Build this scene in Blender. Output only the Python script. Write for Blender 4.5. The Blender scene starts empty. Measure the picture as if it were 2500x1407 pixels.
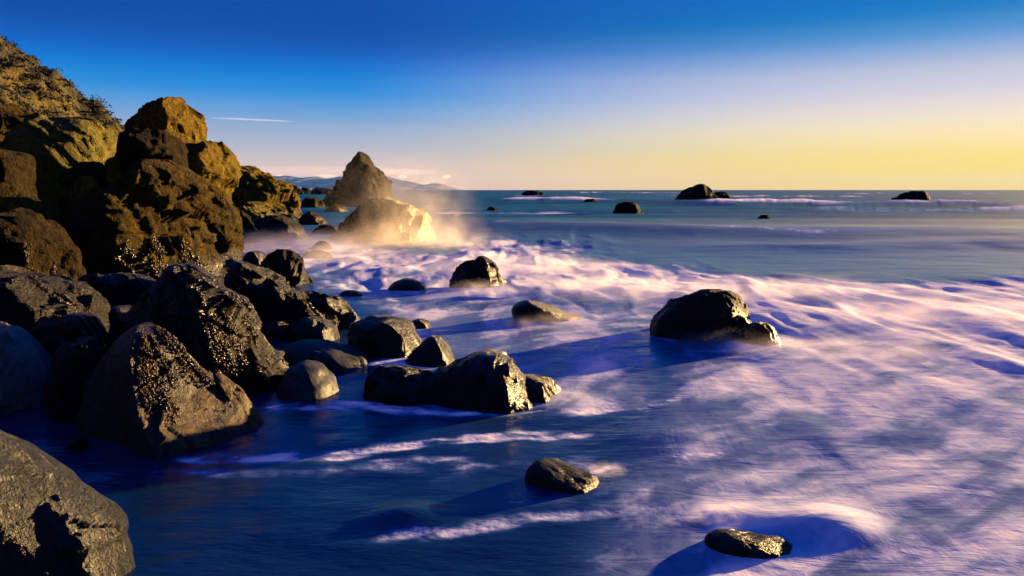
import bpy, math, random
import numpy as np
from mathutils import Vector

# ------------------------------------------------------------------ camera, sky, sun, exposure
scn = bpy.context.scene
COL = scn.collection
H_CAM = 2.5                       # eye height over the water
F_PX, CX, CY = 1900.0, 1250.0, 703.5
PITCH = math.atan((CY - 464.0) / F_PX)
SP, CP = math.sin(PITCH), math.cos(PITCH)
cam_d = bpy.data.cameras.new('camera')
cam = bpy.data.objects.new('camera', cam_d)
COL.objects.link(cam)
cam.location = (0, 0, H_CAM)
cam.rotation_euler = (math.pi / 2 - PITCH, 0, 0)
cam_d.sensor_width = 36.0
cam_d.lens = 36.0 * F_PX / 2500.0
cam_d.clip_start = 0.05
cam_d.clip_end = 150000.0
scn.camera = cam

SUN_AZ, SUN_EL = math.radians(50), math.radians(5.6)
SUN = Vector((math.sin(SUN_AZ) * math.cos(SUN_EL), math.cos(SUN_AZ) * math.cos(SUN_EL), math.sin(SUN_EL)))
EXPO = 2.95
scn.view_settings.view_transform = 'Standard'
scn.view_settings.look = 'None'
scn.view_settings.exposure = EXPO
scn.view_settings.gamma = 1.0
scn.view_settings.use_curve_mapping = False
GAIN = 2.0 ** EXPO

sd = bpy.data.lights.new('sun', 'SUN')
sd.energy = 5.0
sd.angle = math.radians(0.9)
sd.color = (1.0, 0.63, 0.26)
so = bpy.data.objects.new('sun', sd)
COL.objects.link(so)
so.rotation_euler = SUN.to_track_quat('Z', 'Y').to_euler()
so.location = (30, 10, 30)

def srgb(r, g, b):
    f = lambda c: (c / 255 / 12.92) if c <= 10 else ((c / 255 + 0.055) / 1.055) ** 2.4
    return (f(r), f(g), f(b), 1.0)

world = bpy.data.worlds.new('World')
scn.world = world
world.use_nodes = True
wt = world.node_tree
for n in list(wt.nodes):
    wt.nodes.remove(n)
WN = wt.nodes.new
def wl(a, b): wt.links.new(a, b)
def wmath(op, a, b=None, c=None, clamp=False):
    n = WN('ShaderNodeMath'); n.operation = op; n.use_clamp = clamp
    for i, v in enumerate((a, b, c)):
        if v is None: continue
        if isinstance(v, (int, float)): n.inputs[i].default_value = v
        else: wl(v, n.inputs[i])
    return n.outputs[0]
sky = WN('ShaderNodeTexSky')
sky.sky_type = 'NISHITA'
sky.sun_disc = False
sky.sun_elevation = SUN_EL
sky.sun_rotation = SUN_AZ
sky.dust_density = 1.2
sky.ozone_density = 3.0
tc = WN('ShaderNodeTexCoord')
sep = WN('ShaderNodeSeparateXYZ'); wl(tc.outputs['Generated'], sep.inputs[0])
z = wmath('MAXIMUM', sep.outputs[2], 0.0)
hl = wmath('SQRT', wmath('MAXIMUM', wmath('SUBTRACT', 1.0, wmath('MULTIPLY', z, z)), 1e-5))
ca = wmath('DIVIDE', wmath('ADD', wmath('MULTIPLY', sep.outputs[0], math.sin(SUN_AZ)),
                           wmath('MULTIPLY', sep.outputs[1], math.cos(SUN_AZ))), hl)
# elevation in degrees / 40, compressed to 0..1
el = wmath('MULTIPLY', wmath('ARCSINE', z), 180 / math.pi / 40.0, clamp=True)
def ramp(stops):
    r = WN('ShaderNodeValToRGB'); r.color_ramp.interpolation = 'CARDINAL'
    e = r.color_ramp.elements
    while len(e) < len(stops): e.new(0.5)
    for i, (deg, c) in enumerate(stops):
        e[i].position = min(1.0, deg / 40.0); e[i].color = srgb(*c)
    wl(el, r.inputs[0])
    return r.outputs[0]
away = ramp([(0.0, (232, 180, 156)), (1.2, (226, 190, 174)), (2.6, (192, 184, 192)), (4.6, (140, 168, 206)), (6.2, (74, 148, 216)),
             (7.9, (0, 124, 212)), (9.0, (0, 100, 198)), (10.6, (0, 76, 170)), (14, (0, 76, 176)), (22, (0, 80, 195)), (40, (6, 82, 205))])  # top stops of both ramps lifted, out of view, to add blue fill
near = ramp([(0.0, (255, 204, 50)), (1.2, (255, 216, 84)), (2.6, (254, 224, 134)), (4.2, (249, 228, 190)), (6.0, (222, 212, 218)), (7.9, (182, 190, 216)),
             (9.3, (112, 158, 212)), (10.8, (36, 128, 198)), (13.5, (0, 102, 200)), (22, (0, 84, 198)), (40, (6, 82, 205))])
mr = WN('ShaderNodeMapRange'); mr.interpolation_type = 'SMOOTHSTEP'
mr.inputs['From Min'].default_value = 0.46; mr.inputs['From Max'].default_value = 0.99
wl(ca, mr.inputs['Value'])
mixw = WN('ShaderNodeMix'); mixw.data_type = 'RGBA'
wl(mr.outputs[0], mixw.inputs[0]); wl(away, mixw.inputs[6]); wl(near, mixw.inputs[7])
SKY_STRENGTH = 0.1
grad = WN('ShaderNodeVectorMath'); grad.operation = 'SCALE'
wl(mixw.outputs[2], grad.inputs[0]); grad.inputs['Scale'].default_value = 1.0 / (GAIN * SKY_STRENGTH)
mix2 = WN('ShaderNodeMix'); mix2.data_type = 'RGBA'
mix2.inputs[0].default_value = 0.997
wl(sky.outputs[0], mix2.inputs[6]); wl(grad.outputs[0], mix2.inputs[7])
bg = WN('ShaderNodeBackground'); bg.inputs['Strength'].default_value = SKY_STRENGTH
wl(mix2.outputs[2], bg.inputs['Color'])
wo = WN('ShaderNodeOutputWorld'); wl(bg.outputs[0], wo.inputs['Surface'])

cy = scn.cycles
cy.use_denoising = True
cy.use_adaptive_sampling = True
cy.adaptive_threshold = 0.02
cy.max_bounces = 6
cy.diffuse_bounces = 2
cy.glossy_bounces = 2
cy.transmission_bounces = 2
cy.volume_bounces = 1
cy.transparent_max_bounces = 6
cy.caustics_reflective = False
cy.caustics_refractive = False
cy.volume_step_rate = 1.0
cy.volume_max_steps = 256

# ------------------------------------------------------------------ helpers
rng = np.random.default_rng(7)
G3 = np.array([[1,1,0],[-1,1,0],[1,-1,0],[-1,-1,0],[1,0,1],[-1,0,1],[1,0,-1],[-1,0,-1],
               [0,1,1],[0,-1,1],[0,1,-1],[0,-1,-1],[1,1,0],[0,-1,1],[-1,1,0],[0,-1,-1]], np.float32)
def noise3(x, y, z, seed=0):
    """gradient noise, about -1..1"""
    x = np.asarray(x, np.float32); y = np.asarray(y, np.float32) + np.zeros_like(x); z = np.asarray(z, np.float32) + np.zeros_like(x)
    xi, yi, zi = np.floor(x), np.floor(y), np.floor(z)
    fx, fy, fz = x - xi, y - yi, z - zi
    xi = xi.astype(np.int64); yi = yi.astype(np.int64); zi = zi.astype(np.int64)
    u = fx * fx * fx * (fx * (fx * 6 - 15) + 10)
    v = fy * fy * fy * (fy * (fy * 6 - 15) + 10)
    w = fz * fz * fz * (fz * (fz * 6 - 15) + 10)
    out = np.zeros_like(x)
    for dx in (0, 1):
        for dy in (0, 1):
            for dz in (0, 1):
                h = ((xi + dx) * 73856093) ^ ((yi + dy) * 19349663) ^ ((zi + dz) * 83492791) ^ (seed * 2654435761)
                h = (h ^ (h >> 13)) * 1274126177 & 0x7fffffff
                g = G3[((h ^ (h >> 16)) & 15)]
                d = g[..., 0] * (fx - dx) + g[..., 1] * (fy - dy) + g[..., 2] * (fz - dz)
                out += d * (u if dx else 1 - u) * (v if dy else 1 - v) * (w if dz else 1 - w)
    return out
def fbm(x, y, z, oct=4, seed=0, gain=0.5, ridged=False):
    a, s, t = 1.0, 0.0, 0.0
    for o in range(oct):
        k = 2.03 ** o
        n = noise3(x * k + o * 17.3, y * k - o * 9.1, z * k + o * 3.7, seed + o)
        if ridged: n = 1 - 2 * np.abs(n) * 1.3
        s = s + a * n; t += a; a *= gain
    return s / t
def sstep(a, b, x):
    t = np.clip((x - a) / (b - a + 1e-9), 0, 1)
    return t * t * (3 - 2 * t)

def ray(px, py):
    xc = (np.asarray(px, float) - CX) / F_PX; yc = -(np.asarray(py, float) - CY) / F_PX
    return xc, CP + yc * SP, -SP + yc * CP
def at_depth(px, py, Y):
    dx, dy, dz = ray(px, py)
    return dx / dy * Y, H_CAM + dz / dy * Y
def water_depth(py):
    _, dy, dz = ray(CX, py)
    return -H_CAM * dy / dz
def to_px(X, Y, Z):
    zz = Z - H_CAM
    fwd = Y * CP - zz * SP; up = Y * SP + zz * CP
    return CX + F_PX * X / fwd, CY - F_PX * up / fwd

def mesh_obj(name, verts, faces, mat=None, parent=None, smooth=True, attrs=None):
    me = bpy.data.meshes.new(name)
    verts = np.asarray(verts, np.float32); faces = np.asarray(faces, np.int32)
    me.vertices.add(len(verts)); me.vertices.foreach_set('co', verts.ravel())
    k = faces.shape[1]
    me.loops.add(faces.size); me.loops.foreach_set('vertex_index', faces.ravel())
    me.polygons.add(len(faces))
    me.polygons.foreach_set('loop_start', np.arange(0, faces.size, k, dtype=np.int32))
    me.polygons.foreach_set('loop_total', np.full(len(faces), k, np.int32))
    if smooth: me.polygons.foreach_set('use_smooth', np.ones(len(faces), bool))
    me.update(calc_edges=True); me.validate()
    for an, av in (attrs or {}).items():
        a = me.attributes.new(an, 'FLOAT', 'POINT'); a.data.foreach_set('value', np.asarray(av, np.float32))
    o = bpy.data.objects.new(name, me); COL.objects.link(o)
    if mat: me.materials.append(mat)
    if parent: o.parent = parent
    return o
def tag(o, label=None, cat=None, group=None, kind=None):
    for k, v in (('label', label), ('category', cat), ('group', group), ('kind', kind)):
        if v: o[k] = v
    return o
def grid_faces(nr, nc, wrap=False):
    r = np.arange(nr - 1)[:, None]; c = np.arange(nc if wrap else nc - 1)[None, :]
    c2 = (c + 1) % nc
    return np.stack([r * nc + c, r * nc + c2, (r + 1) * nc + c2, (r + 1) * nc + c], -1).reshape(-1, 4)

# ------------------------------------------------------------------ materials
class Nodes:
    def __init__(s, name):
        s.m = bpy.data.materials.new(name); s.m.use_nodes = True
        s.t = s.m.node_tree
        for n in list(s.t.nodes): s.t.nodes.remove(n)
        s.out = s.new('ShaderNodeOutputMaterial')
    def new(s, typ, **kw):
        n = s.t.nodes.new(typ)
        for k, v in kw.items(): setattr(n, k, v)
        return n
    def set(s, sock, v):
        if hasattr(v, 'is_linked') or hasattr(v, 'links'): s.t.links.new(v, sock)
        else: sock.default_value = v
    def math(s, op, a, b=None, clamp=False):
        n = s.new('ShaderNodeMath', operation=op, use_clamp=clamp)
        s.set(n.inputs[0], a)
        if b is not None: s.set(n.inputs[1], b)
        return n.outputs[0]
    def noise(s, vec, scale, detail=4, rough=0.55, dist=0.0):
        n = s.new('ShaderNodeTexNoise'); s.set(n.inputs['Vector'], vec)
        n.inputs['Scale'].default_value = scale; n.inputs['Detail'].default_value = detail
        n.inputs['Roughness'].default_value = rough; n.inputs['Distortion'].default_value = dist
        return n.outputs[0]
    def map(s, v, a, b, c=0.0, d=1.0, smooth=True):
        n = s.new('ShaderNodeMapRange'); n.interpolation_type = 'SMOOTHSTEP' if smooth else 'LINEAR'
        s.set(n.inputs['Value'], v)
        n.inputs['From Min'].default_value = a; n.inputs['From Max'].default_value = b
        n.inputs['To Min'].default_value = c; n.inputs['To Max'].default_value = d
        return n.outputs[0]
    def mix(s, f, a, b):
        n = s.new('ShaderNodeMix', data_type='RGBA'); s.set(n.inputs[0], f)
        s.set(n.inputs[6], a if not isinstance(a, tuple) else (*a[:3], 1)); s.set(n.inputs[7], b if not isinstance(b, tuple) else (*b[:3], 1))
        return n.outputs[2]
    def bump(s, h, strength, dist, nrm=None):
        n = s.new('ShaderNodeBump'); n.inputs['Strength'].default_value = strength; n.inputs['Distance'].default_value = dist
        s.set(n.inputs['Height'], h)
        if nrm is not None: s.set(n.inputs['Normal'], nrm)
        return n.outputs[0]

def rock_mat(name, cols, tide=None, size=1.0, dry_rough=0.85, wet_rough=0.22, weed=(0.006, 0.004, 0.002), bump=1.0, streak=0.0, wet_amount=1.0, above=False, flank=False, spec=0.05):
    """cols: three base colours patched by noise; tide: height in metres under which the stone is wet and weed covered"""
    N = Nodes(name)
    geo = N.new('ShaderNodeNewGeometry'); pos = geo.outputs['Position']
    k = 1.0 / size
    n1 = N.noise(pos, 1.3 * k, 5, 0.6, 0.4); n2 = N.noise(pos, 4.5 * k, 6, 0.65); n3 = N.noise(pos, 22 * k, 4, 0.6)
    vec = pos
    if streak:
        mp = N.new('ShaderNodeMapping'); N.set(mp.inputs['Vector'], pos)
        mp.inputs['Rotation'].default_value = (0.3, 0.5, 0.4); mp.inputs['Scale'].default_value = (6, 6, 0.8)
        vec = mp.outputs[0]
    ns = N.noise(vec, 1.6 * k, 6, 0.7, 0.6)
    c = N.mix(N.map(n1, 0.35, 0.65), cols[0], cols[1])
    c = N.mix(N.map(n2, 0.46, 0.62), c, cols[2])
    if streak: c = N.mix(N.math('MULTIPLY', N.map(ns, 0.52, 0.62), streak), c, tuple(x * 0.25 for x in cols[1]))
    c = N.mix(N.math('MULTIPLY', N.map(n3, 0.42, 0.62), 0.6), c, tuple(x * 0.4 for x in cols[1]))
    rough = dry_rough
    h = N.math('ADD', N.math('MULTIPLY', n2, 0.6), N.math('MULTIPLY', n3, 0.34))
    if streak: h = N.math('ADD', h, N.math('MULTIPLY', ns, 0.25))
    nrm = N.bump(h, min(1.0, 1.0 * bump), 0.45 * size * bump)
    if tide is not None:
        sp = N.new('ShaderNodeSeparateXYZ'); N.set(sp.inputs[0], pos)
        zz = N.math('ADD', sp.outputs[2], N.math('MULTIPLY', N.math('SUBTRACT', n1, 0.5), 1.2 * size))
        wet = N.math('MULTIPLY', N.map(zz, tide - 0.35 * size, tide + 0.25 * size, *((0.0, 1.0) if above else (1.0, 0.0))), wet_amount)
        if flank:                      # painted shade over dark rock: faces turned away from the right go weed dark
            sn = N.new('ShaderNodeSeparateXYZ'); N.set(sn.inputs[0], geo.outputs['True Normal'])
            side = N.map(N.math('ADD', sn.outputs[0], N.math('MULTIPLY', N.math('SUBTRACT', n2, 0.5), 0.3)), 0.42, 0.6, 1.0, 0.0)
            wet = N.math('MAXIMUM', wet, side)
        c = N.mix(wet, c, weed)
        rough = N.math('ADD', N.math('MULTIPLY', wet, wet_rough - dry_rough), dry_rough)
        fine = N.noise(pos, 60 * k, 3, 0.6)
        nrm2 = N.bump(N.math('MULTIPLY', fine, wet), 0.7, 0.03 * size, nrm)
        nrm = nrm2
    b = N.new('ShaderNodeBsdfPrincipled')
    N.set(b.inputs['Base Color'], c); N.set(b.inputs['Roughness'], rough); N.set(b.inputs['Normal'], nrm)
    N.set(b.inputs['Specular IOR Level'], spec if tide is None else N.math('ADD', N.math('MULTIPLY', wet, max(0.0, 0.15 - spec)), spec))
    N.t.links.new(b.outputs[0], N.out.inputs['Surface'])
    return N.m

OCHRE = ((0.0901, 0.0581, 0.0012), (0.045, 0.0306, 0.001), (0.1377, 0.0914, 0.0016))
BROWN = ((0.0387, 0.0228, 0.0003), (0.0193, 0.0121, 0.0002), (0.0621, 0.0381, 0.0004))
PALE = ((0.1023, 0.0829, 0.0155), (0.0545, 0.0565, 0.0164), (0.1364, 0.1055, 0.0174))
BLACK = ((0.0029, 0.0024, 0.0017), (0.0016, 0.0015, 0.0013), (0.0054, 0.0043, 0.0027))
GREY = ((0.0083, 0.0098, 0.0116), (0.0048, 0.006, 0.0082), (0.0128, 0.0145, 0.015))
TAN = ((0.0586, 0.0405, 0.0214), (0.0383, 0.027, 0.0158), (0.0743, 0.0541, 0.027))
M = {
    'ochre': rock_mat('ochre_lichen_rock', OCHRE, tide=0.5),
    'ochre_far': rock_mat('ochre_far_rock', OCHRE, tide=0.7, size=2.5),
    'brown': rock_mat('brown_wet_rock', BROWN, tide=0.8, streak=0.5),
    'brown_far': rock_mat('brown_far_rock', BROWN, tide=0.3, size=2.0),
    'stack': rock_mat('stack_rock', ((0.03, 0.019, 0.006), (0.014, 0.009, 0.004), (0.048, 0.029, 0.008)), tide=0.6, size=4.0, bump=1.0),
    'pale': rock_mat('pale_lichen_rock', PALE, size=1.2),
    'black': rock_mat('black_wet_rock', BLACK, tide=5.0, size=0.6, wet_rough=0.14, wet_amount=0.6, spec=0.07),
    'dark': rock_mat('dark_sea_rock', BLACK, tide=0.5, size=1.0, wet_rough=0.13, wet_amount=0.7, spec=0.12),
    'grey': rock_mat('grey_streaked_rock', GREY, tide=-0.5, size=0.35, dry_rough=0.38, streak=1.0, bump=0.9, spec=0.16),
    'tan': rock_mat('tan_polished_rock', TAN, tide=-0.5, size=0.4, dry_rough=0.4, streak=0.5, bump=0.4),
    'slick': rock_mat('slick_dark_rock', ((0.006, 0.005, 0.004), (0.003, 0.003, 0.003), (0.010, 0.007, 0.004)), tide=5.0, size=0.5, dry_rough=0.5, wet_rough=0.12, wet_amount=0.6, bump=0.8, spec=0.1),
}
M['far'] = rock_mat('far_black_rock', BLACK, size=4.0)
M['tanblack'] = rock_mat('tan_and_black_rock', TAN, tide=0.46, size=0.4, dry_rough=0.4, wet_rough=0.3, streak=0.5, bump=0.5, above=True, flank=True)  # tan right faces, weed above; shade painted dark into the other faces
M['weedy'] = rock_mat('weedy_brown_rock', tuple(tuple(c * 0.4 for c in k) for k in BROWN), tide=3.0, size=0.6, wet_rough=0.15, wet_amount=0.75)
M['greyblue'] = rock_mat('grey_polished_rock', ((0.03, 0.032, 0.034), (0.018, 0.02, 0.022), (0.045, 0.04, 0.03)), size=0.4, dry_rough=0.45, bump=0.3)
M['greydark'] = rock_mat('dark_grey_wet_rock', ((0.014, 0.012, 0.010), (0.008, 0.007, 0.006), (0.022, 0.017, 0.012)), size=0.4, dry_rough=0.34, bump=0.5)
M['glint'] = rock_mat('wet_brown_glossy_rock', ((0.04, 0.025, 0.01), (0.025, 0.016, 0.008), (0.06, 0.035, 0.01)), size=0.4, dry_rough=0.14, bump=0.8, spec=0.8)
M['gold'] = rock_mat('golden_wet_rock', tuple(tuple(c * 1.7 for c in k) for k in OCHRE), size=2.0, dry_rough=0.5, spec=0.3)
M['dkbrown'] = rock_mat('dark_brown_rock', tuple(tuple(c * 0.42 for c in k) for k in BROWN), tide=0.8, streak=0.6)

# ------------------------------------------------------------------ the sea
def blur_interp(x, xs, ys):
    return np.interp(x, xs, ys)
def seg_band(px, py, pts, width, wx=None):
    """soft band of foam along a polyline given as (px, py) points"""
    xs = [p[0] for p in pts]; ys = [p[1] for p in pts]
    yc = np.interp(px, xs, ys)
    ends = sstep(xs[0] - 60, xs[0] + 60, px) * (1 - sstep(xs[-1] - 60, xs[-1] + 60, px))
    return np.exp(-((py - yc) / width) ** 2) * ends

def build_sea():
    th = np.concatenate([np.linspace(-75, -40, 50)[:-1], np.linspace(-40, 40, 900), np.linspace(40, 75, 50)[1:]])
    th = np.radians(th)
    pyr = np.concatenate([464 + np.geomspace(0.12, 12, 40)[:-1], np.linspace(476, 1600, 500), np.geomspace(1640, 6000, 12)])
    dist = H_CAM * F_PX / (pyr - 464)
    X = (np.tan(th)[None, :] * dist[:, None]).astype(np.float32)
    Y = np.repeat(dist[:, None], len(th), 1).astype(np.float32)
    px, py = to_px(X, Y, 0.0)
    nr, nc = X.shape
    # ---- where the foam lies
    top = np.interp(px, [480, 700, 1050, 1250, 1400, 1600, 1900, 2200, 2500], [590, 585, 590, 585, 612, 645, 668, 672, 655])
    low = np.interp(px, [480, 700, 900, 1200, 1500, 1800, 2100, 2500], [610, 640, 690, 720, 760, 810, 870, 920])
    wob = fbm(X * 0.12, Y * 0.06, 0, 3, 5)
    surf = sstep(-26, 34, py - top + wob * 55 + 26 * fbm(X * 0.5, Y * 0.22, 9.5, 4, 191, 0.55)) * (1 - sstep(-60, 110, py - low + wob * 90))
    field = sstep(1150, 1900, px + (py - 1000) * 0.3) * sstep(700, 900, py) * 0.80
    mid = sstep(820, 1000, px) * (1 - sstep(1500, 1900, px)) * sstep(690, 760, py) * (1 - sstep(980, 1080, py)) * 0.62
    calm = sstep(1000, 200, px) * 0
    Mf = np.maximum.reduce([surf * 0.84, field, mid])
    Mf = np.maximum(Mf, 0.36 * sstep(850, 1150, px) * (1 - sstep(1180, 1330, py - (px - 1000) * 0.12)) * sstep(940, 1000, py))
    Mf = np.maximum(Mf, 0.08 * sstep(900, 980, py) * sstep(450, 900, px))
    wv = fbm(X * 0.9, Y * 0.9, 3.3, 3, 71) * 34 + wob * 30
    py0 = py; py = py + wv * sstep(800, 950, py)
    ribbon = seg_band(px, py, [(430, 1128), (600, 1122), (900, 1105), (1150, 1075), (1450, 1050)], 17)
    ribbon = np.maximum(ribbon, 0.65 * seg_band(px, py, [(330, 1165), (700, 1160), (1000, 1140), (1500, 1120)], 22))
    ribbon = np.maximum(ribbon, 0.8 * seg_band(px, py, [(620, 985), (760, 990), (1000, 985), (1120, 1010), (1300, 1008), (1700, 975)], 14))
    ribbon = np.maximum(ribbon, 0.75 * seg_band(px, py, [(880, 885), (960, 880), (1040, 880)], 12))
    ribbon = np.maximum(ribbon, 0.6 * seg_band(px, py, [(1250, 880), (1400, 885), (1700, 890)], 22))
    ribbon = np.maximum(ribbon, 0.85 * seg_band(px, py, [(1430, 1150), (1520, 1120), (1800, 1100)], 18))
    ribbon = np.maximum(ribbon, 0.9 * seg_band(px, py, [(1690, 1250), (1750, 1240), (1800, 1250)], 22))
    ribbon = np.maximum(ribbon, 0.55 * seg_band(px, py, [(900, 1330), (1300, 1270), (1700, 1240)], 30))
    ribbon = np.maximum(ribbon, 0.75 * seg_band(px, py, [(1800, 1400), (2100, 1375), (2500, 1300)], 40))
    py = py0
    crest = seg_band(px, py, [(1230, 489), (1400, 491), (1530, 494)], 4.0)
    crest = np.maximum(crest, seg_band(px, py, [(1700, 500), (1900, 500), (2100, 503), (2500, 500)], 6.0))
    crest = np.maximum(crest, 0.8 * seg_band(px, py, [(1380, 470), (1700, 472)], 1.6))
    crest = np.maximum(crest, 0.7 * seg_band(px, py, [(2050, 473), (2500, 474)], 2.0))
    crest = np.maximum(crest, 0.7 * seg_band(px, py, [(1280, 543), (1500, 548), (1700, 562), (2000, 575), (2300, 570), (2500, 560)], 9.0))
    crest = np.maximum(crest, 0.55 * seg_band(px, py, [(1050, 540), (1200, 545), (1350, 560)], 9.0))
    crest = np.maximum(crest, 0.9 * seg_band(px, py, [(1560, 479), (1800, 480), (2150, 481)], 2.0))
    crest = np.maximum(crest, 0.8 * seg_band(px, py, [(1950, 512), (2250, 515), (2600, 512)], 5.0))
    crest = np.maximum(crest, 0.8 * seg_band(px, py, [(1050, 520), (1250, 522), (1450, 519)], 4.0))
    crest = crest * np.clip(0.75 + 1.0 * fbm(X * 0.035, Y * 0.02, 8.0, 4, 131, 0.6), 0, 1.1)
    streak = 0.44 * sstep(466, 475, py) * (1 - sstep(560, 600, py)) * sstep(900, 1100, px) * np.clip(fbm(X * 0.035, Y * 0.16, 5.0, 5, 111, 0.6) * 1.6 + 0.35, 0, 1)
    swell_f = np.clip(fbm(X * 0.09, Y * 0.22 + wob, 2.5, 5, 171, 0.6) * 1.5 + 0.42, 0, 1)
    thin = 0.36 * swell_f * sstep(515, 560, py) * sstep(1500, 1900, px) * (1 - sstep(640, 680, py))
    fr = fbm(X * 2.2 + wob, Y * 3.2, 0.7, 4, 83, 0.6)
    ribbon = np.clip(ribbon * 1.2, 0, 1) * np.clip(0.70 + fr * 0.8, 0, 1)
    Mf = np.maximum.reduce([Mf, ribbon, crest, thin, streak])
    # dark hollows in the lee of rocks and the calm pool bottom left
    # ---- drifting foam pattern
    near = 1 - sstep(7, 26, Y)
    sc = np.interp(Y, [3, 6, 10, 16, 30, 60, 150, 600], [3.4, 2.6, 1.9, 1.35, 0.8, 0.45, 0.2, 0.05])
    a = math.radians(38)
    U = X * math.cos(a) + Y * math.sin(a); V = -X * math.sin(a) + Y * math.cos(a)
    FLOW = []
    for (fx, fy, fr) in ((1130, 972, 190), (1380, 1190, 75), (1890, 1345, 100), (985, 1275, 45), (1705, 825, 120), (1350, 783, 95), (1168, 697, 62), (945, 865, 92), (1050, 887, 60), (795, 895, 108), (755, 962, 72), (400, 1060, 240)):
        d0 = float(water_depth(fy)); x0, _ = at_depth(fx, fy, d0); FLOW.append((float(x0), d0, fr / F_PX * d0))
    collar = np.zeros_like(X)
    V0, U0 = V.copy(), U.copy()
    for (x0, y0, rr) in FLOW:
        y0 = y0 + 0.35 * rr
        u0 = x0 * math.cos(a) + y0 * math.sin(a); v0 = -x0 * math.sin(a) + y0 * math.cos(a)
        rho2 = (X - x0) ** 2 + ((Y - y0) * 1.3) ** 2
        V = V - (V0 - v0) * np.minimum(1.0, (rr * 1.05) ** 2 / (rho2 + 1e-6)) * 0.95
        U = U + 0.5 * (U0 - u0) * np.minimum(1.0, rr ** 2 / (rho2 + 1e-6))
        collar = np.maximum(collar, np.exp(-((np.sqrt(rho2) - rr * 1.08) / (0.13 * rr + 0.06)) ** 2))
    Mf = np.maximum(Mf, collar * np.clip(0.3 + 0.6 * fbm(X * 1.1, Y * 1.1, 6.0, 3, 121), 0, 0.6) * sstep(700, 1000, px) * sstep(600, 700, py))
    w1 = fbm(X * 0.35, Y * 0.18, 1.7, 3, 21); w2 = fbm(X * 0.35, Y * 0.18, 7.9, 3, 33)
    Uw = U + w1 * 1.6; Vw = V + w2 * 0.7
    wa = fbm(X * 0.95, Y * 0.36, 3.1, 3, 141, 0.5); wb = fbm(X * 0.95, Y * 0.36, 8.2, 3, 151, 0.5)
    el_ = np.interp(Y, [4, 8, 16, 30], [1.15, 0.8, 0.5, 0.4])
    nC = fbm((X + wa * 0.06 * Y) * 1.5, Y * el_ + wb * 0.5, 1.2, 6, 161, 0.58)
    # near: long streaks; surf: billows
    nS = 0.8 * fbm(Uw * 0.6, Vw * 1.3, 0.0, 4, 41, 0.5) + (0.34 + 0.5 * fbm(X * 0.6, Y * 0.5, 9.0, 2, 48)) * fbm(Uw * 0.7, Vw * 4.2 + 0.8 * w1, 2.0, 4, 45, 0.55)
    nS = 0.8 * nS + 0.42 * nC
    lx = X + w1 * 0.8 + wa * 0.5; ly = Y + w2 * 1.8 + wb * 1.4
    nB = fbm(lx * 1.1, ly * 0.45, 0.3, 6, 57, 0.62)
    nB = 0.7 * nB + 0.45 * nC
    nF = fbm(X * 0.10, Y * 0.035 + w1 * 0.3, 2.0, 5, 63, 0.55)
    far = sstep(30, 60, Y)
    n = nS * near + nB * (1 - near)
    n = n * (1 - far) + nF * far
    nn = np.clip(0.5 + n * (1.15 - 0.3 * near), 0, 1)
    foam = np.clip((nn - 0.80 + Mf * 0.98) / 0.78, 0, 1) ** 1.15 * np.clip(Mf * 2.2, 0, 1)
    foam = foam * (1 - 0.30 * sstep(760, 1000, py) * (1 - np.clip(ribbon * 1.5, 0, 1)))
    foam = np.maximum(foam, 0.24 * sstep(0.15, 0.7, Mf))
    # ---- height: swell, billows of the broken surf, wave crests
    Z = np.zeros_like(X)
    bil = fbm(lx * 0.5, ly * 0.26, 4.4, 3, 77, 0.45)
    zone = surf + 0.55 * field / 0.6 * (1 - surf)
    amp = np.interp(Y, [4, 7, 12, 20, 40], [0.04, 0.08, 0.18, 0.30, 0.4]) * np.clip(zone, 0, 1) * (1 - sstep(55, 90, Y))
    Z += amp * (bil * 0.5 + 0.35 * fbm(lx * 0.95, ly * 0.32, 0.3, 2, 57, 0.5))
    Z += 0.035 * near * fbm(Uw * 0.5, Vw * 1.3, 1.0, 3, 90)
    sw = np.exp(-((py - np.interp(px, [900, 1300, 1700, 2500], [545, 552, 568, 575])) / 14.0) ** 2) * sstep(1000, 1300, px)
    Z += 0.35 * sw
    sw2 = np.exp(-((py - np.interp(px, [1500, 1900, 2200, 2500], [600, 612, 600, 590]) - wob * 20) / 13.0) ** 2) * sstep(1500, 1900, px)
    Z += 0.2 * sw2
    cr = np.exp(-((py - np.interp(px, [1200, 1500, 1800, 2500], [490, 494, 502, 503])) / 6.0) ** 2) * sstep(1150, 1350, px)
    Z += (0.7 * cr) * (0.8 + 0.5 * fbm(X * 0.05, Y * 0.02, 0, 2, 99))
    ph = Y * 0.42 + X * 0.05 + 5.0 * fbm(X * 0.015, Y * 0.02, 0, 3, 181)
    Z += 0.11 * np.sin(ph) * sstep(32, 55, Y) * (1 - sstep(250, 500, Y)) * (0.6 + fbm(X * 0.03, Y * 0.03, 4.0, 2, 185))
    Z += np.clip(Y / 400.0, 0, 1) * 0.5 * fbm(X * 0.02, Y * 0.012, 0, 3, 101) * (1 - sstep(2500, 6000, Y))
    Z += crest * (Y > 90) * 1.0 * np.clip(n + 0.35, 0, 1)
    Z += 0.10 * sstep(18, 30, Y) * (1 - sstep(200, 400, Y)) * fbm(X * 0.12, Y * 0.16, 0, 4, 103)
    # water sheeting over stones just under the surface
    for (bx, by, rx, ry, h) in SUNKEN:
        Z += h * np.exp(-((X - bx) / rx) ** 2 - ((Y - by) / ry) ** 2)
    v = np.stack([X, Y, Z], -1).reshape(-1, 3)
    return v, grid_faces(nr, nc), foam.ravel()

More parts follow.
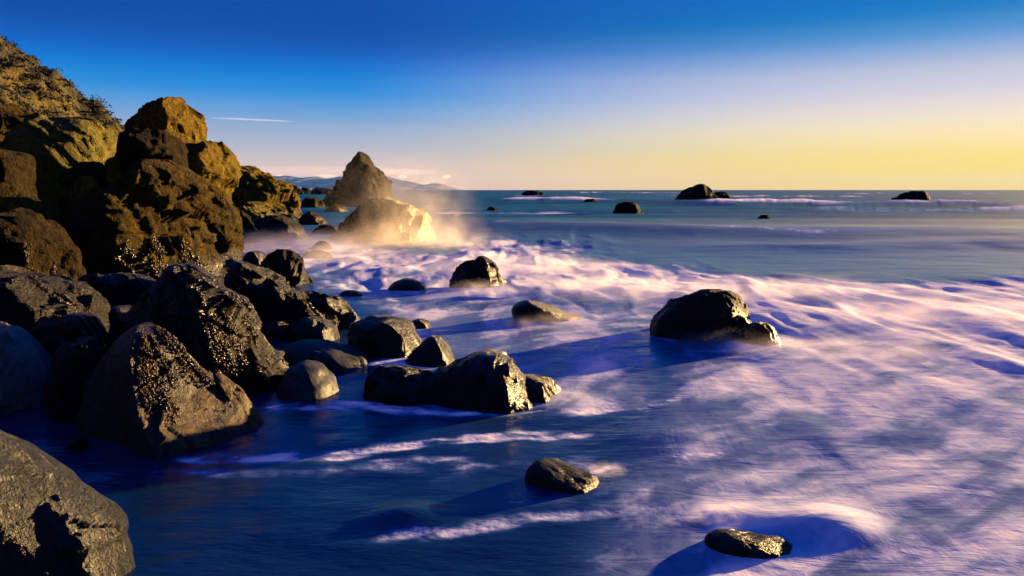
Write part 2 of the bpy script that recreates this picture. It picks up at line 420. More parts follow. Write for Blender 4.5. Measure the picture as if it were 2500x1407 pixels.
def pt(px, py):
    d = float(water_depth(py)); x, _ = at_depth(px, py, d)
    return float(x), d
SUNKEN = []
for (px, py, rx, ry, h) in ((1640, 1065, 0.5, 0.5, 0.025), (1790, 1255, 0.3, 0.25, 0.04), (1000, 1262, 0.30, 0.22, 0.07), (2030, 1290, 0.35, 0.30, 0.08)):
    x, y = pt(px, py); SUNKEN.append((x, y, rx, ry, h))

def sea_mat():
    N = Nodes('sea_water_and_foam')
    geo = N.new('ShaderNodeNewGeometry'); pos = geo.outputs['Position']
    at = N.new('ShaderNodeAttribute'); at.attribute_name = 'foam'
    mp = N.new('ShaderNodeMapping'); N.set(mp.inputs['Vector'], pos)
    mp.inputs['Rotation'].default_value = (0, 0, math.radians(-38)); mp.inputs['Scale'].default_value = (0.8, 2.2, 1.0)
    fine = N.noise(mp.outputs[0], 1.6, 5, 0.6, 0.8)
    f = N.math('ADD', at.outputs['Fac'], N.math('MULTIPLY', N.math('SUBTRACT', fine, 0.5), N.math('MULTIPLY', 0.4, N.math('MULTIPLY', at.outputs['Fac'], N.math('SUBTRACT', 1.15, at.outputs['Fac'])))), clamp=True)
    mp4 = N.new('ShaderNodeMapping'); N.set(mp4.inputs['Vector'], pos); mp4.inputs['Rotation'].default_value = (0, 0, math.radians(-20)); mp4.inputs['Scale'].default_value = (1.5, 0.8, 1.0)
    lace = N.noise(mp4.outputs[0], 3.6, 5, 0.66, 1.4)
    f = N.math('ADD', f, N.math('MULTIPLY', N.math('SUBTRACT', lace, 0.5), N.math('MULTIPLY', 0.55, N.math('MULTIPLY', f, N.math('SUBTRACT', 1.1, f)))), clamp=True)
    sp = N.new('ShaderNodeSeparateXYZ'); N.set(sp.inputs[0], pos)
    mp3 = N.new('ShaderNodeMapping'); N.set(mp3.inputs['Vector'], pos); mp3.inputs['Scale'].default_value = (0.012, 0.06, 1.0)
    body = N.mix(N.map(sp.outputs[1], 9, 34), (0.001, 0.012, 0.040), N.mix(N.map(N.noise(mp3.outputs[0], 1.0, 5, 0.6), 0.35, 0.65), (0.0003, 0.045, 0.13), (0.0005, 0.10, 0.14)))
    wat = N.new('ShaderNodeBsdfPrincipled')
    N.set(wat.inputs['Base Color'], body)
    N.set(wat.inputs['Roughness'], N.map(sp.outputs[1], 8, 60, 0.22, 0.55)); wat.inputs['IOR'].default_value = 1.33
    N.set(wat.inputs['Specular IOR Level'], N.map(sp.outputs[1], 15, 80, 0.5, 0.02))
    mp2 = N.new('ShaderNodeMapping'); N.set(mp2.inputs['Vector'], pos); mp2.inputs['Scale'].default_value = (0.35, 1.0, 1.0)
    rip = N.noise(mp2.outputs[0], 0.9, 6, 0.65)
    N.set(wat.inputs['Normal'], N.bump(rip, 0.3, 0.2))
    fo = N.new('ShaderNodeBsdfDiffuse'); N.set(fo.inputs['Color'], N.mix(N.map(f, 0.12, 0.9, smooth=False), (0.05, 0.13, 0.34), (0.80, 0.72, 0.71)))
    N.set(fo.inputs['Normal'], N.bump(N.math('ADD', fine, f), 0.25, 0.06))
    tr = N.new('ShaderNodeBsdfTranslucent'); tr.inputs['Color'].default_value = (0.58, 0.57, 0.64, 1)
    fm = N.new('ShaderNodeMixShader'); N.set(fm.inputs[0], N.map(f, 0.2, 0.9, 0.0, 0.2))
    N.t.links.new(fo.outputs[0], fm.inputs[1]); N.t.links.new(tr.outputs[0], fm.inputs[2])
    mx = N.new('ShaderNodeMixShader'); N.set(mx.inputs[0], N.map(f, 0.0, 0.5))
    N.t.links.new(wat.outputs[0], mx.inputs[1]); N.t.links.new(fm.outputs[0], mx.inputs[2])
    N.t.links.new(mx.outputs[0], N.out.inputs['Surface'])
    return N.m
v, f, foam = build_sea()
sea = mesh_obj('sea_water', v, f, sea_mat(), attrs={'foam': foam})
tag(sea, 'blue sea with pink lit white surf and streaks of drifting foam', 'sea', kind='structure')

# ------------------------------------------------------------------ shore, hillside, far hills
def hill_z(X, Y):
    shift = np.interp(Y, [0, 20, 35, 55, 70, 100, 140], [3.5, 3.0, 0.0, 0.0, 5.0, 22.0, 40.0])
    a = np.interp(-X - shift, [4, 9, 14, 18, 24, 30, 37, 46, 60, 90], [-0.8, -0.2, 0.7, 1.3, 3.5, 7.7, 12.5, 17.2, 21, 24])
    b = np.interp(-X - shift, [10, 18, 21, 24, 30, 37, 46, 60, 90], [-1.5, -0.6, 0.6, 3.3, 7.7, 12.5, 17.2, 21, 24])
    k = sstep(26, 38, Y)
    prof = a * (1 - k) + b * k
    g = fbm(X * 0.12, Y * 0.12, 0, 5, 11, 0.5)
    r = fbm(X * 0.25, Y * 0.25, 3.1, 5, 19, 0.5, ridged=True)
    k = sstep(1.0, 6.0, prof)
    return prof + (g * 2.6 + r * 1.5) * k + 0.25 * fbm(X * 0.7, Y * 0.7, 0, 4, 29)
xs = np.linspace(-95, -3.0, 380); ys = np.linspace(2, 140, 420)
XX, YY = np.meshgrid(xs, ys)
ZZ = hill_z(XX, YY)
N = Nodes('hillside_earth')
pos = N.new('ShaderNodeNewGeometry').outputs['Position']
n1 = N.noise(pos, 0.22, 6, 0.6, 0.5); n2 = N.noise(pos, 1.4, 6, 0.65); n3 = N.noise(pos, 6, 4, 0.6)
c = N.mix(N.map(n1, 0.42, 0.58), (0.011, 0.010, 0.003), (0.06, 0.042, 0.006))
c = N.mix(N.map(n2, 0.45, 0.65), c, (0.03, 0.028, 0.01))
b = N.new('ShaderNodeBsdfPrincipled'); N.set(b.inputs['Base Color'], c); b.inputs['Roughness'].default_value = 0.95
b.inputs['Specular IOR Level'].default_value = 0.15
N.set(b.inputs['Normal'], N.bump(N.math('ADD', n2, N.math('MULTIPLY', n3, 0.3)), 0.9, 0.6))
N.t.links.new(b.outputs[0], N.out.inputs['Surface'])
hill = mesh_obj('hillside_terrain', np.stack([XX, YY, ZZ], -1).reshape(-1, 3), grid_faces(*XX.shape), N.m)
tag(hill, 'steep brown coastal hillside falling to the boulders', 'hillside', kind='structure')

# scrub on the slope: uncountable low bushes made of small leaf faces
def scrub(count=6500, leaves=34):
    r = np.random.default_rng(3)
    x = r.uniform(-62, -24, 30000); y = r.uniform(28, 82, 30000)
    z = hill_z(x, y)
    m = fbm(x * 0.16, y * 0.16, 0.5, 3, 47)
    ok = (z > 3.2) & (m > -0.12 - (z - 6) * 0.012)
    x, y, z = x[ok][:count], y[ok][:count], z[ok][:count]
    n = len(x)
    Rr = r.uniform(0.15, 0.5, (n, 1, 1))
    d = r.normal(size=(n, leaves, 3)); d /= np.linalg.norm(d, axis=-1, keepdims=True); d[..., 2] = np.abs(d[..., 2])
    c = np.stack([x, y, z], -1)[:, None, :] + d * Rr * r.uniform(0.5, 1.05, (n, leaves, 1)) * np.array([1.2, 1.2, 0.75])
    u = r.normal(size=(n, leaves, 3)); u /= np.linalg.norm(u, axis=-1, keepdims=True)
    w = np.cross(u, d + 0.01); w /= np.linalg.norm(w, axis=-1, keepdims=True) + 1e-6
    s = r.uniform(0.03, 0.10, (n, leaves, 1))
    V = np.stack([c - u * s, c + w * s * 0.6, c + u * s, c - w * s * 0.6], 2).reshape(-1, 3)
    return V, np.arange(len(V)).reshape(-1, 4)
N = Nodes('scrub_leaves')
pos = N.new('ShaderNodeNewGeometry').outputs['Position']
c = N.mix(N.map(N.noise(pos, 0.6, 3), 0.35, 0.65), (0.005, 0.008, 0.0015), (0.018, 0.015, 0.003))
b = N.new('ShaderNodeBsdfPrincipled'); N.set(b.inputs['Base Color'], c); b.inputs['Roughness'].default_value = 0.8
b.inputs['Specular IOR Level'].default_value = 0.2
N.t.links.new(b.outputs[0], N.out.inputs['Surface'])
V, F = scrub()
tag(mesh_obj('scrub', V, F, N.m, smooth=False), 'low green and brown scrub covering the hillside', 'scrub', kind='stuff')

def far_ridge(name, pts, D, depth, label, col, seed):
    px = np.linspace(pts[0][0], pts[-1][0], 220)
    py = np.interp(px, [p[0] for p in pts], [p[1] for p in pts])
    x = (px - CX) / F_PX * D; hgt = (464 - py) / F_PX * D
    t = np.linspace(-1, 1, 60)
    XX = x[None, :] + 0 * t[:, None]
    YY = D + t[:, None] * depth + 0 * x[None, :]
    ZZ = hgt[None, :] * (1 - np.abs(t[:, None]) ** 1.4)
    ZZ = ZZ + hgt[None, :] * 0.22 * fbm(XX / 700, YY / 500, 0, 5, seed, 0.55, ridged=True) * (1 - np.abs(t[:, None]))
    ZZ = ZZ - 8
    N = Nodes(name + '_ground')
    pos = N.new('ShaderNodeNewGeometry').outputs['Position']
    c = N.mix(N.map(N.noise(pos, 0.002, 6, 0.6), 0.4, 0.65), col, tuple(k * 2.2 for k in col))
    b = N.new('ShaderNodeBsdfDiffuse'); N.set(b.inputs['Color'], c)
    N.t.links.new(b.outputs[0], N.out.inputs['Surface'])
    o = mesh_obj(name, np.stack([XX, YY, ZZ], -1).reshape(-1, 3), grid_faces(60, 220), N.m)
    return tag(o, label, 'hills', kind='structure')
far_ridge('far_hills', [(300, 452), (520, 446), (600, 441), (655, 437), (700, 433), (740, 437), (775, 434), (800, 440), (830, 436), (880, 430), (935, 432), (960, 438), (1000, 445), (1040, 452), (1060, 449), (1085, 450), (1105, 458), (1122, 463)],
          15000, 2600, 'hazy lavender hills along the horizon behind the sea stack', (0.07, 0.066, 0.08), 5)
far_ridge('headland_terrain', [(560, 463), (600, 455), (650, 449), (700, 452), (745, 457), (790, 462)], 9000, 900, 'low pale headland in front of the far hills', (0.09, 0.08, 0.07), 9)

# ------------------------------------------------------------------ haze
def closed_box(name, lo, hi, mat):
    (x0, y0, z0), (x1, y1, z1) = lo, hi
    V = [(x0, y0, z0), (x1, y0, z0), (x1, y1, z0), (x0, y1, z0), (x0, y0, z1), (x1, y0, z1), (x1, y1, z1), (x0, y1, z1)]
    F = [(3, 2, 1, 0), (4, 5, 6, 7), (0, 1, 5, 4), (1, 2, 6, 5), (2, 3, 7, 6), (3, 0, 4, 7)]
    return mesh_obj(name, V, F, mat, smooth=False)
def vol_mat(name, density, color, aniso=0.3):
    N = Nodes(name)
    p = N.new('ShaderNodeVolumePrincipled')
    p.inputs['Color'].default_value = (*color, 1); p.inputs['Density'].default_value = density; p.inputs['Anisotropy'].default_value = aniso
    N.t.links.new(p.outputs[0], N.out.inputs['Volume'])
    return N, p

# ------------------------------------------------------------------ rocks
def loft(rows, D, df, nr, nc, seed, rough, power=1.6, foot=-0.6, flare=1.06, sx=0.0):
    """body of a rock through horizontal rows (py, left px, ridge px, right px) seen at distance D; df: how far the ridge comes forward, as a share of the width"""
    rows = [(r[0], *r[1:]) for r in rows]
    r0 = rows[0]
    wm = [(a[3] - a[1]) for a in rows]
    top = (r0[0] - max(1.0, 0.10 * wm[0]), r0[2] - 0.08 * wm[0], r0[2], r0[2] + 0.08 * wm[0])
    P = []
    for (py, a, m, c) in [top] + rows:
        xl, zz = at_depth(a, py, D); xm, _ = at_depth(m, py, D); xr, _ = at_depth(c, py, D)
        P.append((float(zz), float(xl), float(xm), float(xr)))
    zl, xl, xm, xr = P[-1]
    if zl > foot:
        c = (xl + xr) / 2
        P.append((foot, c + (xl - c) * flare, c + (xm - c) * flare, c + (xr - c) * flare))
    P = np.array(P)
    # arc-length resampling so that flat tops get enough rows
    seg = np.abs(np.diff(P[:, 0])) + 0.35 * np.abs(np.diff(P[:, 1])) + 0.35 * np.abs(np.diff(P[:, 3]))
    s = np.concatenate([[0], np.cumsum(seg)]); s /= s[-1]
    t = np.linspace(0, 1, nr)
    Z, XL, XM, XR = (np.interp(t, s, P[:, i]) for i in range(4))
    k = max(1, nr // 60)
    ker = np.hanning(2 * k + 3)[1:-1]; ker /= ker.sum()
    def sm(a):
        return np.convolve(np.pad(a, (k, k), 'edge'), ker, 'valid')
    Zs, XL, XM, XR = sm(Z), sm(XL), sm(XM), sm(XR)
    Z = Zs; Z[0] = P[0, 0]
    W = XR - XL; wmax = W.max()
    dep = df * (W ** 0.75) * (wmax ** 0.25)
    th = np.linspace(0, 2 * math.pi, nc, endpoint=False)
    e = 2.0 / power
    co, si = np.cos(th), np.sin(th)
    cx = np.sign(co) * np.abs(co) ** e; sy = np.sign(si) * np.abs(si) ** e
    X = np.where(co[None, :] > 0, XM[:, None] + (XR - XM)[:, None] * cx[None, :], XM[:, None] + (XM - XL)[:, None] * cx[None, :])
    Y = D - dep[:, None] * sy[None, :] + 0 * X
    ZZ = np.repeat(Z[:, None], nc, 1)
    P3 = np.stack([X, Y, ZZ], -1)
    # normals of the smooth body
    du = np.roll(P3, -1, 1) - np.roll(P3, 1, 1); dv = np.gradient(P3, axis=0)
    nrm = np.cross(dv, du); nrm /= np.linalg.norm(nrm, axis=-1, keepdims=True) + 1e-9
    cen = P3.mean((0, 1))
    if np.mean(np.sum(nrm * (P3 - cen), -1)) < 0: nrm = -nrm
    hgt = max(0.2, float(Z[0] - max(0, P[-2, 0] if len(P) > 2 else 0)))
    size = math.sqrt(wmax * max(hgt, 0.35 * wmax))
    q = P3 / size
    o = seed * 7.31
    F3 = lambda k, kz, o_, s_, g_=0.5, rd=False: fbm(q[..., 0] * k + o, q[..., 1] * k, q[..., 2] * kz, o_, seed + s_, g_, ridged=rd)
    if rough > 0.5:
        d = 0.045 * F3(2.0, 2.0, 3, 0)
        d -= 0.040 * rough * F3(2.6, 2.2, 4, 5, 0.5, True)            # sharp creases between bulges
        d += 0.022 * rough * F3(9, 7, 4, 9, 0.62)
        rg0 = np.random.default_rng(seed + 77)
        a = rg0.normal(size=3) * np.array([0.6, 0.4, 1.0]); a /= np.linalg.norm(a)
        tt = (q @ a) * rg0.uniform(4, 7) + 0.9 * F3(1.6, 1.6, 3, 21)
        d += 0.030 * rough * ((tt - np.floor(tt)) ** 2 - 0.33)        # broken bedding ledges
    else:
        d = 0.05 * F3(2.0, 2.0, 3, 0, 0.45)
        d -= 0.07 * rough * F3(3.0, 1.8, 4, 5, 0.45, True)
        d += 0.010 * F3(9, 6, 4, 9, 0.6)
    # flat chipped faces: pull the surface towards the tangent planes of scattered seed points
    rg = np.random.default_rng(seed * 13 + 1)
    flat = P3.reshape(-1, 3); fn = nrm.reshape(-1, 3)
    wrp = np.stack([fbm(flat[:, 0] / size * 3 + k * 5, flat[:, 1] / size * 3, flat[:, 2] / size * 3, 2, seed + 60 + k) for k in range(3)], -1) * size * 0.22
    fw = flat + wrp
    area = np.linalg.norm(np.cross(du, dv), axis=-1).ravel() + 1e-9
    for K, amt, cap in ((int(9 + 8 * rough), 0.95 * min(1, rough + 0.2), 0.16 if rough > 0.5 else 0.05), (int(30 + 60 * rough), 0.8 * min(1, rough), 0.035)):
        sd_i = rg.choice(len(flat), K, p=area / area.sum())
        sp_, sn_ = flat[sd_i], fn[sd_i] + rg.normal(size=(K, 3)) * 0.2
        sn_ /= np.linalg.norm(sn_, axis=-1, keepdims=True)
        d2 = ((fw[:, None, :] - sp_[None]) ** 2).sum(-1) if len(flat) * K < 4e6 else np.concatenate([((c[:, None, :] - sp_[None]) ** 2).sum(-1) for c in np.array_split(fw, 12)])
        own = d2.argmin(1)
        off = np.sum((sp_[own] - flat) * sn_[own], -1)
        off = np.clip(off, -cap * size, cap * size) * amt * np.repeat(np.clip(W / wmax * 2.0, 0.1, 1), nc)
        flat = flat + sn_[own] * off[:, None]
    P3 = flat.reshape(P3.shape)
    d = d - d.mean()
    wrow = np.clip(W / wmax * 1.8, 0.08, 1)[:, None]
    P3 = P3 + nrm * (d * size * wrow)[..., None]
    P3[0] = P3[0].mean(0)
    return P3, nrm

ROCKS = {}
def rock(name, label, rows, mat, yb=None, D=None, yf=None, df=0.5, rough=1.0, power=1.6, cat='boulder', group=None, extra=(), key=None, seed=None, sink=0.0):
    if D is None: D = float(water_depth(yb))
    wb = (rows[-1][3] - rows[-1][1]) / F_PX * D
    if yf: df = max(0.2, (D - float(water_depth(yf))) / wb)
    V, F, off = [], [], 0
    body = None
    for i, rr in enumerate([rows] + list(extra)):
        hp = rr[-1][0] - rr[0][0] + 20; wp = max(r[3] for r in rr) - min(r[1] for r in rr)
        nr = int(np.clip(hp * 0.5, 18, 150)); nc = int(np.clip(wp * 1.15, 36, 300))
        P3, nrm = loft(rr, D, df, nr, nc, (seed or len(ROCKS) + 3) + 31 * i, rough, power)
        if body is None: body = (P3, nrm)
        V.append(P3.reshape(-1, 3)); F.append(grid_faces(nr, nc, True) + off); off += nr * nc
    V = np.concatenate(V); F = np.concatenate(F)
    base = np.array([V[:, 0].mean(), V[:, 1].mean(), max(0.0, V[:, 2].min())])
    fv = V[F[:, :3]]
    if np.sum(np.cross(fv[:, 0], fv[:, 1]) * fv[:, 2]) < 0: F = F[:, ::-1]
    o = mesh_obj(name, V - base, F, M[mat])
    o.location = base - np.array([0, 0, sink])
    tag(o, label, cat, group)
    ROCKS[key or label] = (o, body, base)
    return o

R = rock
# --- foreground
R('boulder', 'large pale grey streaked boulder in the bottom left corner', [(960, -330, -250, -180), (1040, -420, -200, -90), (1095, -480, -150, 0), (1150, -520, -90, 112), (1200, -540, -40, 202), (1250, -560, 20, 276), (1285, -570, 60, 308), (1318, -575, 60, 290), (1350, -580, 60, 316), (1407, -590, 60, 324), (1600, -600, 60, 330)],
  'grey', D=4.9, df=0.2, rough=0.3, power=1.8, key='A')
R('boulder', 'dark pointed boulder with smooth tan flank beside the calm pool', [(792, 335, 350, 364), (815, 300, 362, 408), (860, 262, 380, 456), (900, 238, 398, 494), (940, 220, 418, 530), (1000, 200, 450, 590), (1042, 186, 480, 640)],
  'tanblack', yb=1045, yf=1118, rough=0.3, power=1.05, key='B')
R('boulder', 'blocky black boulder left of the pointed tan flanked one', [(838, 165, 200, 240), (870, 136, 200, 262), (930, 126, 205, 280), (1005, 126, 210, 295)], 'black', yb=1008, df=0.4, rough=0.55, power=1.7)
R('rock_slab', 'thin tan slab leaning beside the pointed dark boulder', [(912, 520, 530, 540), (960, 535, 568, 592), (1000, 550, 596, 622), (1040, 560, 615, 645)], 'tan', yb=1035, df=0.6, rough=0.4, power=1.4, cat='rock', key='B2')
R('boulder', 'tall dark weed draped boulder behind the pointed one', [(652, 405, 440, 478), (690, 378, 470, 520), (720, 355, 490, 556), (760, 330, 510, 585), (800, 310, 525, 612), (850, 300, 545, 642), (890, 300, 560, 676), (930, 300, 575, 705), (960, 300, 585, 722)], 'weedy', yb=935, yf=980, rough=0.8, power=1.7, key='C')
R('boulder', 'smooth pale blue grey boulder at the foot of the weedy one', [(886, 728, 745, 762), (900, 705, 752, 788), (930, 690, 758, 812), (958, 680, 765, 826)], 'greyblue', yb=952, yf=978, rough=0.25, power=2.2, key='C2')
R('pebble', 'small rounded stone alone in the calm dark pool', [(1070, 172, 190, 204), (1080, 165, 192, 210), (1093, 166, 192, 210)], 'dark', yb=1092, df=0.6, rough=0.3, power=2.2, cat='stone')
R('boulder', 'wave washed grey boulder in the foreground right of centre', [(1118, 1308, 1320, 1340), (1132, 1292, 1350, 1405), (1152, 1282, 1395, 1452), (1175, 1286, 1420, 1466), (1192, 1300, 1420, 1468)], 'greydark', yb=1172, yf=1206, rough=0.4, power=1.5, key='Y', sink=0.05)
R('boulder', 'low sharp stone barely breaking the dark foreground water', [(1244, 928, 945, 962), (1256, 918, 968, 1000), (1276, 918, 1005, 1045)], 'greydark', yb=1268, yf=1292, rough=0.6, power=1.4, sink=0.04)
R('boulder', 'long low wet boulder in foam at the lower right', [(1284, 1748, 1775, 1815), (1298, 1722, 1820, 1890), (1318, 1724, 1880, 1965), (1338, 1765, 1930, 2025), (1352, 1810, 1950, 2052)], 'greydark', yb=1330, yf=1368, rough=0.3, power=1.9, key='AA', sink=0.07)
# --- middle, in the wash
R('boulder', 'big glossy dark boulder in the centre of the wash', [(854, 1162, 1188, 1210), (872, 1122, 1205, 1244), (892, 1084, 1220, 1268), (916, 1045, 1225, 1292), (945, 1012, 1230, 1312), (972, 1000, 1235, 1318)], 'slick', yb=962, yf=1004, rough=0.7, power=1.7,
  extra=([(889, 928, 952, 985), (903, 910, 968, 1035), (930, 903, 985, 1085), (965, 902, 990, 1095)], [(908, 1262, 1290, 1312), (924, 1225, 1300, 1338), (948, 1190, 1310, 1358), (975, 1180, 1312, 1366)]), key='U', sink=0.06)
R('boulder', 'dark flat topped boulder with a wet brown face', [(779, 900, 930, 968), (795, 862, 950, 1000), (825, 848, 968, 1022), (855, 850, 975, 1040)], 'slick', yb=850, yf=873, rough=0.55, power=1.5, key='R')
R('boulder', 'smooth dark cone shaped boulder touching the glossy centre boulder', [(822, 1045, 1058, 1072), (845, 1022, 1062, 1094), (870, 1000, 1064, 1106), (888, 985, 1064, 1112)], 'slick', yb=882, df=0.5, rough=0.2, power=2.0)
R('boulder', 'flat oval boulder with water sheeting over its right end', [(839, 715, 745, 800), (850, 690, 780, 840), (868, 682, 830, 882), (890, 700, 850, 906)], 'greyblue', yb=884, yf=905, rough=0.25, power=2.2)
R('boulder', 'squat dark boulder under the long slab, left one', [(786, 650, 670, 700), (800, 637, 680, 714), (824, 635, 682, 718)], 'slick', yb=822, df=0.5, rough=0.3, power=2.0)
R('boulder', 'squat dark boulder under the long slab, right one', [(780, 735, 760, 790), (798, 708, 768, 818), (828, 702, 770, 828)], 'slick', yb=826, df=0.5, rough=0.3, power=2.0)
R('rock_slab', 'long black slab sloping down right into the wash', [(643, 575, 592, 612), (670, 556, 615, 652), (700, 553, 660, 702), (730, 560, 705, 748), (760, 580, 750, 790), (790, 600, 785, 820), (818, 620, 805, 836)], 'black', D=13.9, df=0.33, rough=0.8, power=1.5, cat='rock', key='O')
R('boulder', 'dark boulder with a gold lit nose at the slab end', [(712, 744, 752, 765), (732, 752, 785, 830), (755, 772, 822, 858), (782, 795, 838, 878), (800, 800, 838, 882)], 'slick', yb=797, df=0.5, rough=0.6, power=1.6, key='O2')
R('boulder', 'jagged black boulder with a lit tip above the long slab', [(611, 686, 699, 707), (625, 662, 704, 722), (648, 642, 706, 738), (672, 636, 710, 746), (695, 636, 712, 756)], 'dark', yb=690, df=0.5, rough=1.0, power=1.5, key='N')
R('boulder', 'smooth blue black boulder left of the jagged one', [(616, 606, 622, 640), (630, 594, 624, 650), (655, 592, 626, 656)], 'slick', yb=655, df=0.5, rough=0.25, power=2.0)
R('boulder', 'blue black boulder between the great boulder and the slab', [(622, 515, 538, 558), (648, 505, 548, 584), (690, 503, 550, 592)], 'slick', D=20.0, df=0.5, rough=0.4, power=1.6)
R('rock_slab', 'narrow dark ledge sloping into the bright surf', [(572, 484, 490, 500), (590, 484, 515, 532), (612, 488, 545, 566), (630, 490, 555, 582)], 'dark', D=26.0, df=0.5, rough=0.6, power=1.6, cat='rock')
R('boulder', 'upright black boulder alone in the foam left of centre', [(628, 1166, 1176, 1188), (644, 1150, 1182, 1204), (654, 1118, 1188, 1211), (672, 1107, 1194, 1220), (696, 1104, 1198, 1231)], 'dark', yb=694, df=0.5, rough=0.7, power=1.6, key='V')
R('boulder', 'low dark dome awash left of the upright boulder', [(683, 978, 994, 1012), (692, 958, 996, 1030), (705, 946, 996, 1042)], 'slick', yb=702, df=0.5, rough=0.2, power=2.2)
R('boulder', 'smooth humped boulder with a low tail in the foam', [(725, 1270, 1290, 1314), (733, 1255, 1303, 1340), (746, 1250, 1316, 1366), (760, 1250, 1330, 1396), (772, 1258, 1350, 1436), (786, 1268, 1360, 1448)], 'slick', yb=778, df=0.35, rough=0.3, power=2.0, sink=0.1)
R('boulder', 'large domed boulder amid the surf right of centre', [(713, 1705, 1735, 1760), (726, 1672, 1750, 1783), (746, 1634, 1762, 1802), (772, 1604, 1768, 1813), (800, 1590, 1772, 1819), (822, 1586, 1774, 1823)], 'dark', yb=812, yf=836, rough=0.52, power=2.0, key='X')
R('boulder', 'smaller rounded boulder touching the large domed one', [(791, 1838, 1852, 1866), (805, 1816, 1858, 1884), (826, 1808, 1860, 1894), (842, 1806, 1860, 1898)], 'dark', yb=836, df=0.45, rough=0.6, power=2.0)
R('boulder', 'faint grey dome awash above the flat topped boulder', [(781, 1012, 1025, 1040), (790, 1000, 1028, 1052), (799, 998, 1028, 1055)], 'slick', yb=798, df=0.5, rough=0.3, power=2.0)
R('boulder', 'tiny flat stone awash below the bright surf', [(712, 835, 850, 872), (719, 828, 855, 884)], 'slick', yb=719, df=0.5, rough=0.2, power=2.0, cat='stone')
# --- far rocks in the sea
R('sea_rock', 'tallest black peaked rock on the right horizon', [(451, 1700, 1708, 1716), (462, 1680, 1710, 1727), (478, 1660, 1716, 1738), (491, 1650, 1716, 1746)], 'far', yb=491, df=0.5, rough=0.9, cat='rock', group='rocks far out in the sea')
R('sea_rock', 'low black rock touching the tallest peaked one', [(471, 1745, 1757, 1768), (478, 1736, 1760, 1778), (487, 1732, 1760, 1784)], 'far', yb=487, df=0.5, rough=0.9, cat='rock', group='rocks far out in the sea')
R('sea_rock', 'rounded black rock in open water below the peaked rock', [(496, 1518, 1530, 1544), (505, 1503, 1536, 1557), (521, 1500, 1538, 1565)], 'far', yb=521, df=0.5, rough=0.8, cat='rock', group='rocks far out in the sea', power=2.0)
R('sea_rock', 'rightmost long black rock near the horizon', [(470, 2222, 2238, 2252), (476, 2196, 2240, 2259), (484, 2182, 2240, 2261), (493, 2172, 2240, 2263)], 'far', yb=492, df=0.45, rough=0.9, cat='rock', group='rocks far out in the sea')
R('sea_rock', 'thin flat black rock on the horizon at centre', [(468, 1285, 1296, 1312), (473, 1276, 1300, 1326), (478, 1274, 1300, 1328)], 'far', yb=478, df=0.4, rough=0.9, cat='rock', group='rocks far out in the sea')
R('sea_rock', 'small dark rock in the white crest at centre', [(488, 1432, 1441, 1450), (492, 1426, 1442, 1460), (497, 1422, 1442, 1464)], 'far', yb=497, df=0.5, rough=0.7, cat='rock', group='rocks far out in the sea')
R('sea_rock', 'smallest dark rock right of the spray', [(507, 1194, 1201, 1208), (510, 1189, 1202, 1214), (516, 1186, 1203, 1217)], 'far', yb=516, df=0.5, rough=0.8, cat='rock', group='rocks far out in the sea')
R('sea_rock', 'tiny jagged rocks awash in the right swell', [(527, 1858, 1866, 1874), (531, 1853, 1867, 1878), (535, 1850, 1867, 1881)], 'far', yb=535, df=0.5, rough=1.4, cat='rock', group='rocks far out in the sea')
# --- sea stack group
R('sea_stack', 'pointed brown sea stack rising from the spray', [(371, 873, 877, 882), (384, 865, 880, 897), (398, 856, 884, 906), (412, 847, 888, 917), (428, 843, 896, 934), (440, 836, 896, 938), (456, 815, 898, 940), (470, 806, 902, 943), (486, 796, 908, 947), (502, 783, 912, 950)], 'stack', yb=503, df=0.6, rough=1.2, power=1.5, cat='sea stack', key='K', seed=5)
R('boulder', 'broad golden lit boulder in spray before the sea stack', [(490, 905, 918, 962), (500, 882, 915, 1000), (518, 868, 905, 1026), (548, 852, 898, 1037), (575, 840, 892, 1042), (596, 818, 888, 1046)], 'gold', yb=586, df=0.6, rough=0.9, power=1.9, key='L',
  extra=([(560, 835, 850, 868), (575, 815, 850, 880), (600, 800, 850, 890)],))
R('boulder', 'low dark rock at the left foot of the sea stack', [(485, 745, 758, 775), (494, 736, 762, 785), (506, 733, 764, 792)], 'brown_far', yb=507, df=0.5, rough=1.0)
R('boulder', 'small lit cone in the surf left of the sea stack foot', [(500, 814, 820, 826), (507, 802, 822, 838), (516, 794, 824, 848)], 'brown_far', yb=517, df=0.5, rough=0.8)
R('boulder', 'small peaked rock with a lit face in the misty inlet', [(518, 750, 757, 764), (530, 738, 762, 785), (547, 733, 766, 800)], 'ochre_far', yb=547, df=0.5, rough=1.0)
R('boulder', 'low rounded rock in the mist left of the golden boulder', [(551, 785, 798, 812), (560, 770, 800, 832), (570, 762, 802, 840)], 'brown_far', yb=570, df=0.45, rough=0.5, power=2.0)
R('boulder', 'small pale pyramid rock fading into the mist', [(590, 778, 785, 791), (600, 766, 786, 802), (611, 754, 786, 814)], 'ochre_far', yb=611, df=0.5, rough=0.7)
R('boulder', 'flat rock under the pale pyramid in the mist', [(615, 755, 770, 788), (621, 742, 772, 804), (628, 738, 772, 812)], 'brown_far', yb=627, df=0.45, rough=0.5, power=2.0)
R('boulder', 'dark round boulder at the inlet below the sloping one', [(529, 648, 668, 692), (541, 620, 680, 716), (560, 611, 690, 738), (584, 612, 692, 752)], 'dark', yb=583, df=0.5, rough=0.5, power=1.9)
R('boulder', 'brown boulder at the surf edge under the great boulder', [(506, 492, 520, 552), (530, 479, 565, 596), (560, 478, 584, 614), (592, 484, 588, 624)], 'dkbrown', yb=594, df=0.6, rough=0.9, power=1.5, key='H')
R('boulder', 'pale lit flat rock behind the surf edge boulder', [(508, 575, 600, 630), (522, 560, 625, 660), (548, 560, 630, 668)], 'pale', D=48, df=0.5, rough=0.9)
